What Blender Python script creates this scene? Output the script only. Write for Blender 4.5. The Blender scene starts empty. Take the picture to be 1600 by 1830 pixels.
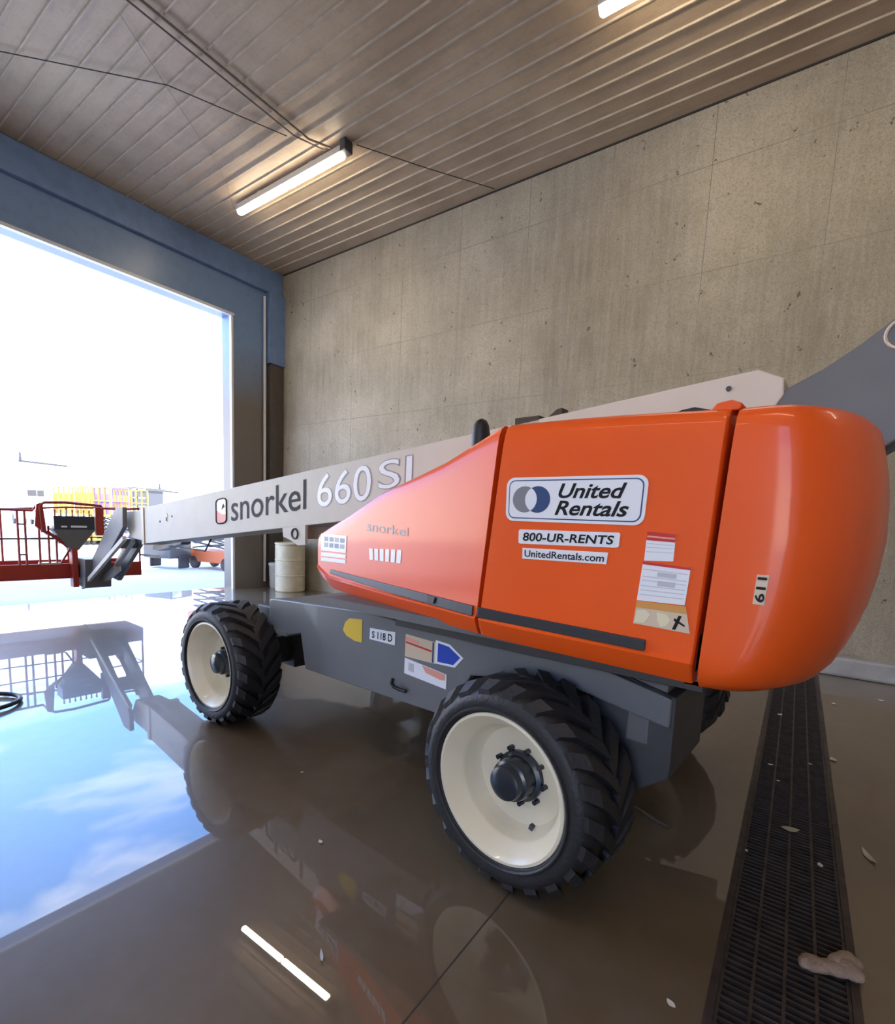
import bpy, bmesh, math, random
from mathutils import Vector, Matrix
random.seed(7)
sc = bpy.context.scene
col = sc.collection
R = math.radians

# ------------------------------------------------------------------ camera
CAM_H = 1.55
cam_d = bpy.data.cameras.new('camera'); cam = bpy.data.objects.new('camera', cam_d); col.objects.link(cam)
Rm = [[0.6010, -0.0780, 0.7954], [-0.7984, -0.1044, 0.5930], [0.0367, -0.9915, -0.1250]]
right = Vector((Rm[0][0], Rm[1][0], Rm[2][0])); up = -Vector((Rm[0][1], Rm[1][1], Rm[2][1])); back = -Vector((Rm[0][2], Rm[1][2], Rm[2][2]))
back.normalize(); right = (right - back*right.dot(back)).normalized(); up = back.cross(right)
M = Matrix((right, up, back)).transposed().to_4x4(); M.translation = (0, 0, CAM_H)
cam.matrix_world = M
cam_d.sensor_fit = 'HORIZONTAL'; cam_d.sensor_width = 36; cam_d.lens = 913.4/1600*36
cam_d.shift_x = 0.0375; cam_d.shift_y = 0.0844
cam_d.clip_start = .05; cam_d.clip_end = 500
sc.camera = cam

# ------------------------------------------------------------------ world, sun, exposure
SKY = 5.2
sc.view_settings.view_transform = 'Standard'; sc.view_settings.look = 'None'
sc.view_settings.exposure = 0.45; sc.view_settings.gamma = 1; sc.view_settings.use_curve_mapping = False
w = bpy.data.worlds.new('sky'); sc.world = w; w.use_nodes = True
nt = w.node_tree; N = nt.nodes; L = nt.links; N.clear()
tc = N.new('ShaderNodeTexCoord'); sep = N.new('ShaderNodeSeparateXYZ'); L.new(tc.outputs['Generated'], sep.inputs[0])
mr = N.new('ShaderNodeMapRange'); L.new(sep.outputs['Z'], mr.inputs[0]); mr.inputs[1].default_value = .04; mr.inputs[2].default_value = .30
mx = N.new('ShaderNodeMixRGB'); L.new(mr.outputs[0], mx.inputs[0]); mx.inputs[1].default_value = (1.45, 1.38, 1.30, 1); mx.inputs[2].default_value = (.17, .42, 1.0, 1)
mp = N.new('ShaderNodeMapping'); L.new(tc.outputs['Generated'], mp.inputs[0]); mp.inputs['Scale'].default_value = (2.2, 1.3, 7.5); mp.inputs['Rotation'].default_value = (.2, .35, .5)
nz = N.new('ShaderNodeTexNoise'); L.new(mp.outputs[0], nz.inputs['Vector']); nz.inputs['Scale'].default_value = 1.5; nz.inputs['Detail'].default_value = 7; nz.inputs['Roughness'].default_value = .55; nz.inputs['Distortion'].default_value = .5
cr = N.new('ShaderNodeMapRange'); L.new(nz.outputs['Fac'], cr.inputs[0]); cr.inputs[1].default_value = .47; cr.inputs[2].default_value = .72; cr.inputs[4].default_value = .6
mc = N.new('ShaderNodeMixRGB'); L.new(cr.outputs[0], mc.inputs[0]); L.new(mx.outputs[0], mc.inputs[1]); mc.inputs[2].default_value = (1.35, 1.33, 1.33, 1)
bg = N.new('ShaderNodeBackground'); L.new(mc.outputs[0], bg.inputs[0]); bg.inputs[1].default_value = SKY
wo = N.new('ShaderNodeOutputWorld'); L.new(bg.outputs[0], wo.inputs[0])

sd = bpy.data.lights.new('sun', 'SUN'); sd.energy = 13; sd.angle = .01; sd.color = (1, .95, .88)
so = bpy.data.objects.new('sun', sd); col.objects.link(so)
so.rotation_euler = Vector((.10, .52, -.86)).to_track_quat('-Z', 'Y').to_euler()

# ------------------------------------------------------------------ materials
MAT = {}
def mat(name, c, rough=.6, metal=0, coat=0, var=0, scale=6, bump=0, bscale=60, emis=None, es=0, spec=.5, ior=1.5, coat_rough=.03):
    m = bpy.data.materials.new(name); m.use_nodes = True; nt = m.node_tree
    b = nt.nodes['Principled BSDF']
    b.inputs['Base Color'].default_value = (*c, 1); b.inputs['Roughness'].default_value = rough; b.inputs['Metallic'].default_value = metal
    b.inputs['Coat Weight'].default_value = coat; b.inputs['Coat Roughness'].default_value = coat_rough; b.inputs['IOR'].default_value = ior
    b.inputs['Specular IOR Level'].default_value = spec
    if emis: b.inputs['Emission Color'].default_value = (*emis, 1); b.inputs['Emission Strength'].default_value = es
    if var or bump: t = nt.nodes.new('ShaderNodeTexCoord')
    if var:
        n = nt.nodes.new('ShaderNodeTexNoise'); n.inputs['Scale'].default_value = scale; n.inputs['Detail'].default_value = 6
        nt.links.new(t.outputs['Object'], n.inputs['Vector'])
        r = nt.nodes.new('ShaderNodeMapRange'); nt.links.new(n.outputs['Fac'], r.inputs[0]); r.inputs[1].default_value = .3; r.inputs[2].default_value = .7
        x = nt.nodes.new('ShaderNodeMixRGB'); nt.links.new(r.outputs[0], x.inputs[0])
        x.inputs[1].default_value = (*[v*(1-var) for v in c], 1); x.inputs[2].default_value = (*[min(1, v*(1+var)) for v in c], 1)
        nt.links.new(x.outputs[0], b.inputs['Base Color'])
    if bump:
        n = nt.nodes.new('ShaderNodeTexNoise'); n.inputs['Scale'].default_value = bscale; nt.links.new(t.outputs['Object'], n.inputs['Vector'])
        bp = nt.nodes.new('ShaderNodeBump'); bp.inputs['Strength'].default_value = bump; bp.inputs['Distance'].default_value = .01
        nt.links.new(n.outputs['Fac'], bp.inputs['Height']); nt.links.new(bp.outputs[0], b.inputs['Normal'])
    MAT[name] = m; return m

mat('orange', (.80, .098, .008), .42, coat=.32, var=.05, scale=2, coat_rough=.09, spec=.3)
mat('boom_white', (.60, .56, .48), .5, var=.03, spec=.35)
mat('grey_paint', (.15, .16, .17), .42, coat=.25, var=.08, scale=3)
mat('dark_grey', (.05, .052, .058), .5, var=.15)
mat('riser_grey', (.12, .125, .13), .5, var=.06)
mat('rubber', (.014, .014, .016), .55, var=.2, scale=20, bump=.3)
mat('hub_black', (.018, .024, .034), .22)
mat('cream', (.74, .67, .50), .35, coat=.3, var=.03)
mat('black', (.006, .006, .007), .5)
mat('strip', (.03, .033, .04), .4)
mat('red_frame', (.36, .035, .02), .4, var=.08)
mat('jib_grey', (.13, .125, .125), .45, var=.1)
mat('bare_metal', (.55, .53, .50), .35, metal=.4)
mat('decal_white', (.78, .80, .84), .3)
mat('decal_grey', (.22, .23, .25), .3)
mat('decal_lightgrey', (.50, .51, .53), .4)
mat('navy', (.035, .075, .19), .3)
mat('ink', (.012, .012, .014), .6, spec=.2)
mat('decal_red', (.55, .03, .03), .35)
mat('decal_orange', (.62, .30, .07), .4)
mat('decal_cream', (.72, .66, .45), .4)
mat('decal_pink', (.75, .34, .26), .4)
mat('decal_yellow', (.72, .50, .05), .35)
mat('decal_blue', (.03, .075, .45), .3)
mat('tan_edge', (.62, .50, .36), .4)
mat('steel', (.35, .34, .32), .4, metal=.7)
mat('drain_steel', (.055, .042, .036), .5, metal=.35, var=.4, scale=14)
mat('trim_white', (.62, .62, .62), .45)
mat('lamp_white', (1, 1, 1), .4, emis=(1, .86, .66), es=27)
mat('lamp_body', (.5, .48, .44), .5)
mat('barrel', (.62, .56, .40), .5, var=.1)
mat('bin_grey', (.45, .42, .38), .6, var=.1)
mat('leaf', (.42, .36, .24), .7)
mat('twig', (.05, .035, .02), .7)
mat('fleck', (.62, .58, .50), .6)
mat('cloth', (.27, .20, .15), .85, var=.2, scale=30, bump=.6, bscale=90)
mat('cable', (.035, .028, .022), .6)
mat('conduit', (.17, .13, .10), .5)
mat('yard_yellow', (.42, .24, .03), .5)
mat('yard_orange', (.45, .10, .03), .5)
mat('yard_grey', (.06, .06, .062), .6)
mat('yard_white', (.7, .7, .7), .5)
mat('yard_glass', (.012, .014, .02), .15)
mat('yard_dark', (.03, .03, .035), .6)
mat('yard_purple', (.22, .12, .30), .6)

def nodes(name, rough=.6):
    m = bpy.data.materials.new(name); m.use_nodes = True; MAT[name] = m
    nt = m.node_tree; b = nt.nodes['Principled BSDF']; b.inputs['Roughness'].default_value = rough
    t = nt.nodes.new('ShaderNodeTexCoord')
    def mk(typ, **kw):
        n = nt.nodes.new(typ)
        for k, v in kw.items():
            k = k.replace('_', ' ')
            n.inputs[k].default_value = v
        return n
    return m, nt, b, t, mk

def rng(nt, src, a, b, c=0, d=1):
    r = nt.nodes.new('ShaderNodeMapRange'); nt.links.new(src, r.inputs[0])
    for i, v in enumerate((a, b, c, d)): r.inputs[i+1].default_value = v
    return r.outputs[0]
def mixc(nt, f, a, b, mode='MIX'):
    x = nt.nodes.new('ShaderNodeMixRGB'); x.blend_type = mode
    for i, v in enumerate((f, a, b)):
        if hasattr(v, 'is_output'): nt.links.new(v, x.inputs[i])
        elif i == 0: x.inputs[0].default_value = v
        else: x.inputs[i].default_value = (*v, 1)
    return x.outputs[0]
def noise(nt, t, scale, sx=(1, 1, 1), detail=6, rough=.55, dist=0):
    mp = nt.nodes.new('ShaderNodeMapping'); mp.inputs['Scale'].default_value = sx; nt.links.new(t.outputs['Object'], mp.inputs[0])
    n = nt.nodes.new('ShaderNodeTexNoise'); n.inputs['Scale'].default_value = scale; n.inputs['Detail'].default_value = detail
    n.inputs['Roughness'].default_value = rough; n.inputs['Distortion'].default_value = dist; nt.links.new(mp.outputs[0], n.inputs['Vector'])
    return n.outputs['Fac']
def bump(nt, b, h, s, d=.01):
    bp = nt.nodes.new('ShaderNodeBump'); bp.inputs['Strength'].default_value = s; bp.inputs['Distance'].default_value = d
    nt.links.new(h, bp.inputs['Height']); nt.links.new(bp.outputs[0], b.inputs['Normal'])

# wet sealed concrete floor
m, nt, b, t, mk = nodes('wet_floor')
f1 = noise(nt, t, .55, detail=5); f2 = noise(nt, t, 9); f3 = noise(nt, t, 70, detail=3)
c1 = mixc(nt, rng(nt, f1, .35, .65), (.115, .078, .044), (.150, .110, .068))
c2 = mixc(nt, rng(nt, f2, .45, .8, 0, .35), c1, (.16, .13, .095))
nt.links.new(c2, b.inputs['Base Color'])
nt.links.new(rng(nt, f1, .3, .7, .30, .5), b.inputs['Roughness'])
b.inputs['Coat IOR'].default_value = 1.6
# a silty, barely wet patch between the wheels
sp_ = nt.nodes.new('ShaderNodeMapping'); nt.links.new(t.outputs['Object'], sp_.inputs[0]); sp_.vector_type = 'TEXTURE'
sp_.inputs['Location'].default_value = (2.30, 2.62, 0); sp_.inputs['Rotation'].default_value = (0, 0, R(-28)); sp_.inputs['Scale'].default_value = (.72, 1.02, 1)
ln = nt.nodes.new('ShaderNodeVectorMath'); ln.operation = 'LENGTH'; nt.links.new(sp_.outputs[0], ln.inputs[0])
ad = nt.nodes.new('ShaderNodeMath'); ad.operation = 'MULTIPLY_ADD'; nt.links.new(noise(nt, t, 5, detail=10, rough=.75), ad.inputs[0]); ad.inputs[1].default_value = .6; nt.links.new(ln.outputs['Value'], ad.inputs[2])
nt.links.new(rng(nt, ad.outputs[0], 1.20, 1.26, .08, 1), b.inputs['Coat Weight'])
b.inputs['Specular IOR Level'].default_value = .3
nt.links.new(rng(nt, noise(nt, t, .4, detail=4), .45, .75, .004, .05), b.inputs['Coat Roughness'])
bump(nt, b, f3, .12, .004)

# cast concrete wall
m, nt, b, t, mk = nodes('concrete_wall', .75)
a1 = noise(nt, t, .5, detail=8, rough=.6); st = noise(nt, t, 5, sx=(1, 3.5, .22), detail=8, rough=.7); sp = noise(nt, t, 7, detail=4, rough=.8); fine = noise(nt, t, 60, detail=8, rough=.7)
c = mixc(nt, rng(nt, a1, .35, .68), (.25, .21, .15), (.47, .415, .31))
c = mixc(nt, rng(nt, st, .42, .72, 0, .4), c, (.52, .48, .40))
c = mixc(nt, rng(nt, fine, .46, .64, 0, .6), c, (.20, .155, .11))
c = mixc(nt, rng(nt, sp, .655, .68, 0, .85), c, (.06, .045, .035))
mp = nt.nodes.new('ShaderNodeMapping'); nt.links.new(t.outputs['Object'], mp.inputs[0]); mp.inputs['Rotation'].default_value = (0, R(90), R(90)); mp.inputs['Location'].default_value = (.1, .33, 0)
sepn = nt.nodes.new('ShaderNodeSeparateXYZ'); nt.links.new(t.outputs['Object'], sepn.inputs[0])
cmb = nt.nodes.new('ShaderNodeCombineXYZ'); nt.links.new(sepn.outputs['Y'], cmb.inputs[0]); nt.links.new(sepn.outputs['Z'], cmb.inputs[1])
mp = nt.nodes.new('ShaderNodeMapping'); nt.links.new(cmb.outputs[0], mp.inputs[0]); mp.inputs['Location'].default_value = (-.125, .17, 0)
br = nt.nodes.new('ShaderNodeTexBrick'); nt.links.new(mp.outputs[0], br.inputs[0]); br.offset = 0
br.inputs['Scale'].default_value = 1; br.inputs['Brick Width'].default_value = 1.22; br.inputs['Row Height'].default_value = 1.25; br.inputs['Mortar Size'].default_value = .006; br.inputs['Mortar Smooth'].default_value = .6
mk2 = nt.nodes.new('ShaderNodeMath'); mk2.operation = 'MULTIPLY'; nt.links.new(br.outputs['Fac'], mk2.inputs[0]); nt.links.new(rng(nt, a1, .42, .6, .08, .75), mk2.inputs[1])
c = mixc(nt, mk2.outputs[0], c, (.13, .115, .09))
nt.links.new(c, b.inputs['Base Color'])
bump(nt, b, fine, .7, .012)

# painted ceiling deck
m, nt, b, t, mk = nodes('ceiling_deck', .5)
a1 = noise(nt, t, .7, detail=7, rough=.6); st = noise(nt, t, 3, sx=(4, .3, 1), detail=8, rough=.7); fine = noise(nt, t, 25, detail=8, rough=.75)
c = mixc(nt, rng(nt, a1, .35, .68), (.38, .27, .17), (.54, .41, .27))
c = mixc(nt, rng(nt, st, .5, .8, 0, .4), c, (.20, .155, .12))
c = mixc(nt, rng(nt, fine, .52, .75, 0, .35), c, (.17, .13, .10))
nt.links.new(c, b.inputs['Base Color']); bump(nt, b, st, .15)
# ribs: cleaner paint on the raised seams
mat('ceiling_rib', (.46, .38, .28), .45, var=.15)

# door wall colour: blue above, blending to brown-grey below
m, nt, b, t, mk = nodes('door_wall_blend', .35)
sepn = nt.nodes.new('ShaderNodeSeparateXYZ'); nt.links.new(t.outputs['Object'], sepn.inputs[0])
nn = noise(nt, t, 1.2, detail=5)
ad = nt.nodes.new('ShaderNodeMath'); ad.operation = 'MULTIPLY_ADD'; nt.links.new(nn, ad.inputs[0]); ad.inputs[1].default_value = .9; nt.links.new(sepn.outputs['Z'], ad.inputs[2])
c = mixc(nt, rng(nt, ad.outputs[0], 4.3, 5.6), (.17, .145, .12), (.17, .26, .44))
c = mixc(nt, rng(nt, noise(nt, t, 8, detail=6), .5, .8, 0, .25), c, (.09, .10, .13))
nt.links.new(c, b.inputs['Base Color'])
mat('blue_paint', (.15, .235, .42), .4, var=.1)
mat('wall_brown', (.085, .07, .06), .5, var=.1)
mat('plain_concrete', (.48, .41, .31), .8, var=.12, scale=1.2)
mat('curb', (.36, .35, .33), .6, var=.2, scale=4)
m, nt, b, t, mk = nodes('yard_ground', .85)
c = mixc(nt, rng(nt, noise(nt, t, .15, detail=8), .35, .65), (.40, .39, .38), (.55, .53, .51))
nt.links.new(c, b.inputs['Base Color'])

# ------------------------------------------------------------------ mesh builder
def ident(p): return p
class MB:
    def __init__(s): s.v = []; s.f = []; s.m = []; s.mats = []
    def mi(s, name):
        if name not in s.mats: s.mats.append(name)
        return s.mats.index(name)
    def add(s, verts, faces, m):
        o = len(s.v); s.v += [tuple(v) for v in verts]; k = s.mi(m)
        for f in faces: s.f.append([i+o for i in f]); s.m.append(k)
        return s
    def box(s, a, b, m='steel'):
        x0, y0, z0 = a; x1, y1, z1 = b
        v = [(x0, y0, z0), (x1, y0, z0), (x1, y1, z0), (x0, y1, z0), (x0, y0, z1), (x1, y0, z1), (x1, y1, z1), (x0, y1, z1)]
        return s.add(v, [(0, 3, 2, 1), (4, 5, 6, 7), (0, 1, 5, 4), (1, 2, 6, 5), (2, 3, 7, 6), (3, 0, 4, 7)], m)
    def loft(s, rings, m, closed=True, caps=True):
        n = len(rings[0]); v = [p for r in rings for p in r]; f = []
        for i in range(len(rings)-1):
            for j in range(n if closed else n-1):
                k = (j+1) % n; f.append((i*n+j, i*n+k, (i+1)*n+k, (i+1)*n+j))
        if caps: f.append(tuple(range(n-1, -1, -1))); f.append(tuple((len(rings)-1)*n+j for j in range(n)))
        return s.add(v, f, m)
    def tube(s, pts, r, m, n=10, caps=True):
        pts = [Vector(p) for p in pts]; rings = []; rr = r if isinstance(r, (list, tuple)) else [r]*len(pts)
        prev = None
        for i, p in enumerate(pts):
            d = (pts[min(i+1, len(pts)-1)] - pts[max(i-1, 0)]).normalized()
            if prev is None:
                a = Vector((0, 0, 1)) if abs(d.z) < .9 else Vector((1, 0, 0)); u = d.cross(a).normalized()
            else: u = (prev - d*prev.dot(d)).normalized()
            prev = u; w_ = d.cross(u)
            rings.append([p + (u*math.cos(2*math.pi*k/n) + w_*math.sin(2*math.pi*k/n))*rr[i] for k in range(n)])
        return s.loft(rings, m, caps=caps)
    def bar(s, a, b, w_, h, m):
        a = Vector(a); b = Vector(b); d = (b-a).normalized(); r0 = Vector((0, 0, 1)) if abs(d.z) < .95 else Vector((1, 0, 0))
        u = d.cross(r0).normalized(); v = u.cross(d)
        return s.loft([[p + u*(i*w_/2) + v*(j*h/2) for i, j in ((-1, -1), (1, -1), (1, 1), (-1, 1))] for p in (a, b)], m)
    def prism(s, poly, fn, a, b, m):      # poly of (p,q); fn(p,q,off)->3D ; from off a to off b
        A = [fn(p, q, a) for p, q in poly]; B = [fn(p, q, b) for p, q in poly]; n = len(poly)
        f = [tuple(range(n)), tuple(range(2*n-1, n-1, -1))] + [(i, n+i, n+(i+1) % n, (i+1) % n) for i in range(n)]
        return s.add(A+B, f, m)
    def lathe(s, prof, m, n=64, closed=False, caps=True):  # prof of (radius, x) about the x axis
        rings = [[(x, r*math.cos(2*math.pi*k/n), r*math.sin(2*math.pi*k/n)) for k in range(n)] for r, x in prof]
        if closed: rings.append(rings[0])
        return s.loft(rings, m, caps=caps and not closed)
    def text(s, body, quad, fn, off, m, shear=0, bold=0):
        V, F = text_mesh(body, shear, bold)
        (bl, br, tr, tl) = quad; out = []
        for u, v in V:
            p = [(1-u)*(1-v)*bl[i] + u*(1-v)*br[i] + u*v*tr[i] + (1-u)*v*tl[i] for i in (0, 1)]
            out.append(fn(p[0], p[1], off))
        return s.add(out, F, m)
    def build(s, name, parent=None, smooth=0, bevel=0, seg=2):
        me = bpy.data.meshes.new(name); me.from_pydata(s.v, [], s.f)
        for k in s.mats: me.materials.append(MAT[k])
        for p, k in zip(me.polygons, s.m): p.material_index = k
        bm = bmesh.new(); bm.from_mesh(me); bmesh.ops.recalc_face_normals(bm, faces=bm.faces); bm.to_mesh(me); bm.free()
        if smooth:
            for p in me.polygons: p.use_smooth = True
            me.set_sharp_from_angle(angle=R(smooth))
        o = bpy.data.objects.new(name, me); col.objects.link(o)
        if parent: o.parent = parent
        if bevel:
            md = o.modifiers.new('bevel', 'BEVEL'); md.width = bevel; md.segments = seg; md.limit_method = 'ANGLE'; md.angle_limit = R(35); md.harden_normals = False
        return o
_tc = {}
def text_mesh(body, shear, bold):
    key = (body, shear, bold)
    if key in _tc: return _tc[key]
    cu = bpy.data.curves.new('t', 'FONT'); cu.body = body; cu.shear = shear; cu.offset = bold; cu.resolution_u = 4
    ob = bpy.data.objects.new('t', cu); col.objects.link(ob)
    dg = bpy.context.evaluated_depsgraph_get(); dg.update()
    ev = ob.evaluated_get(dg); me = ev.to_mesh()
    V = [(v.co.x, v.co.y) for v in me.vertices]; F = [tuple(p.vertices) for p in me.polygons]
    ev.to_mesh_clear(); bpy.data.objects.remove(ob); bpy.data.curves.remove(cu)
    x0 = min(v[0] for v in V); x1 = max(v[0] for v in V); y0 = min(v[1] for v in V); y1 = max(v[1] for v in V)
    V = [((x-x0)/(x1-x0), (y-y0)/(y1-y0)) for x, y in V]; _tc[key] = (V, F); return V, F

def empty(name, loc=(0, 0, 0), rz=0, parent=None):
    o = bpy.data.objects.new(name, None); col.objects.link(o); o.location = loc; o.rotation_euler = (0, 0, rz); o.empty_display_size = .1
    if parent: o.parent = parent
    return o
def tag(o, label, cat, group=None):
    o['label'] = label; o['category'] = cat
    if group: o['group'] = group
    return o
def struct(o): o['kind'] = 'structure'; return o
def copy_tree(o, parent=None):
    c = o.copy(); col.objects.link(c); c.parent = parent
    for ch in list(o.children): copy_tree(ch, c)
    return c

# ------------------------------------------------------------------ the building
XW, YD, ZC = 7.66, 9.65, 6.78
XL, YB = -5.0, -6.0
DX0, DX1, DH = -2.6, 6.44, 5.60       # door opening
TY0, TY1 = -.31, .07                   # trench
f = MB()
f.box((XL, TY1, -.25), (XW, YD+.35, 0), 'wet_floor'); f.box((XL, YB, -.25), (XW, TY0, 0), 'wet_floor')
f.box((7.3, TY0, -.25), (XW, TY1, 0), 'wet_floor')
f.box((XL, TY0, -.30), (7.3, TY1, -.2), 'black')
struct(f.build('floor'))
f = MB(); f.box((XL-.3, YB-.3, ZC), (XW+.3, YD+.35, 7.4), 'ceiling_deck')
k = 0; x = 2.42 - .2475*30
while x < XW-.05:
    if x > XL:
        f.loft([[(x-.010, y, ZC), (x-.007, y, ZC-.022), (x+.007, y, ZC-.022), (x+.010, y, ZC)] for y in (YB, YD)], 'ceiling_rib')
    x += .2475
struct(f.build('ceiling'))
struct(MB().box((XW, YB-.3, -.25), (XW+.3, YD+.35, 7.4), 'concrete_wall').build('wall_right'))
f = MB(); f.box((XL-.3, YB-.3, -.25), (XL, -1.5, 7.4), 'plain_concrete'); f.box((XL-.3, .7, -.25), (XL, YD+.35, 7.4), 'plain_concrete'); f.box((XL-.3, -1.5, 5.8), (XL, .7, 7.4), 'plain_concrete'); f.box((XL-.3, -1.5, -.25), (XL, .7, 0), 'plain_concrete')  # opening in this unseen wall added to light the lift's near side
struct(f.build('wall_left'))
struct(MB().box((XL, YB-.3, -.25), (XW, YB, 7.4), 'plain_concrete').build('wall_back'))
f = MB()
f.box((XL, YD, DH), (XW, YD+.35, ZC), 'door_wall_blend')
f.box((DX1, YD, -.25), (XW, YD+.35, DH), 'door_wall_blend')
f.box((XL, YD, -.25), (DX0, YD+.35, DH), 'door_wall_blend')
struct(f.build('wall_front'))
# upper beam flange and corner return (blue steel)
f = MB(); f.box((XL, YD-.10, 6.30), (XW-.02, YD, ZC), 'blue_paint')
struct(f.build('trim_1', bevel=.01))
f = MB(); f.box((7.26, YD-.16, 4.86), (XW, YD-.001, 6.30), 'blue_paint'); f.box((7.30, YD-.12, 0), (XW, YD-.001, 4.86), 'wall_brown')
struct(f.build('trim_2'))
f = MB(); f.box((DX1-.035, YD-.03, 0), (DX1+.012, YD+.04, DH+.03), 'trim_white'); f.box((DX0-.03, YD-.03, 0), (DX0+.03, YD+.04, DH+.03), 'trim_white')
f.box((DX0-.03, YD-.05, DH-.03), (DX1+.03, YD+.04, DH+.02), 'trim_white')
struct(f.build('door_1'))
f = MB(); f.box((7.42, YB, 0), (XW, 1.5, .22), 'curb')
struct(f.build('trim_3', bevel=.03))

# solid dark strip standing in for a shadow gap between ceiling and right wall
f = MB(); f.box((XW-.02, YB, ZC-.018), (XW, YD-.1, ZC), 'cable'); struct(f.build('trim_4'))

# ------------------------------------------------------------------ yard outside
f = MB(); f.box((-60, YD+.35, -.25), (90, 140, -.005), 'yard_ground'); f.box((-60, -60, -.25), (XL-.3, YD+.35, -.005), 'yard_ground')
struct(f.build('yard_ground'))

# ------------------------------------------------------------------ ceiling lamps
def lamp(y0, y1, label, x=5.57):
    r = empty('ceiling_lamp', (x, (y0+y1)/2, ZC)); h = (y1-y0)/2
    tag(r, label, 'ceiling lamp', 'linear ceiling lamps')
    MB().box((-.06, -h, -.14), (.06, h, -.05), 'lamp_body').box((-.08, -h-.10, -.15), (.08, -h, -.0), 'dark_grey').box((-.02, -h*.5, -.05), (.02, -h*.5+.1, 0), 'lamp_body').box((-.02, h*.5, -.05), (.02, h*.5+.1, 0), 'lamp_body').build('lamp_housing', r, bevel=.008)
    for a, b_ in ((-h+.01, -.02), (.02, h-.01)):
        rings = []
        for y, s_ in ((a, .7), (a+.02, 1), (b_-.02, 1), (b_, .7)):
            rings.append([(math.cos(t_)*.062*s_, y, -.15 - math.sin(t_)*.05*s_) for t_ in [math.pi*i/8 for i in range(9)]])
        MB().loft(rings, 'lamp_white').build('diffuser', r, smooth=40)
    return r
lamp(5.66, 8.12, 'long white tube lamp on the ceiling above the lift, fully in view')
lamp(-.33, 2.13, 'bright tube lamp cut off by the top edge, nearer the camera')
# added lamps out of view, brightening the bay and the lift's near side
lamp(5.0, 7.46, 'added unseen tube lamp on the left near the big door', -.6)
lamp(-1.5, .96, 'added unseen tube lamp on the left over the camera', -.6)
lamp(-5.4, -2.94, 'added unseen tube lamp at the rear of the bay', 5.57)
lamp(1.8, 4.26, 'added unseen tube lamp beside the left wall', -3.6)

# conduit pair and cables on the ceiling
tag(MB().tube([(-2.5, 5.86, 6.735), (5.2, 5.97, 6.735), (5.45, 5.8, 6.70)], .014, 'conduit', 8).tube([(-2.5, 5.98, 6.735), (5.05, 6.09, 6.735), (5.45, 5.9, 6.70)], .010, 'conduit', 8).build('conduit', smooth=40), 'pair of thin dark conduits running across the ceiling to the lamp', 'conduit')
tag(MB().tube([(.5, 9.3, 6.742), (2.29, 7.90, 6.736), (3.63, 6.73, 6.732), (5.0, 6.18, 6.736)], .006, 'cable', 6).build('cable', smooth=40), 'thin dark cable curving over the ceiling toward the blue beam', 'cable')
tag(MB().tube([(5.66, 5.50, 6.742), (6.6, 4.95, 6.742), (7.55, 4.35, 6.742)], .006, 'cable', 6).build('cable', smooth=40), 'thin cable from the ceiling lamp to the concrete wall top', 'cable')
tag(MB().tube([(2.9, 6.30, 6.748), (3.9, 6.95, 6.748), (5.0, 7.67, 6.748), (5.6, 8.3, 6.748)], .003, 'conduit', 6).build('cable', smooth=40), 'faint straight wire crossing the ceiling beside the lamp', 'cable')
tag(MB().tube([(7.20, YD-.05, .12), (7.20, YD-.05, 5.0), (7.20, YD-.05, 6.2)], .03, 'trim_white', 12).build('wall_pipe', smooth=40), 'slim pale vertical pipe on the column by the door', 'pipe')

# ------------------------------------------------------------------ boom lift
PSI = R(4.5)
lift = empty('boom_lift', (3.056, .816, 0), -PSI)
tag(lift, 'orange and grey telescopic boom lift with cream wheels and white boom, filling the bay', 'boom lift')

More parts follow.
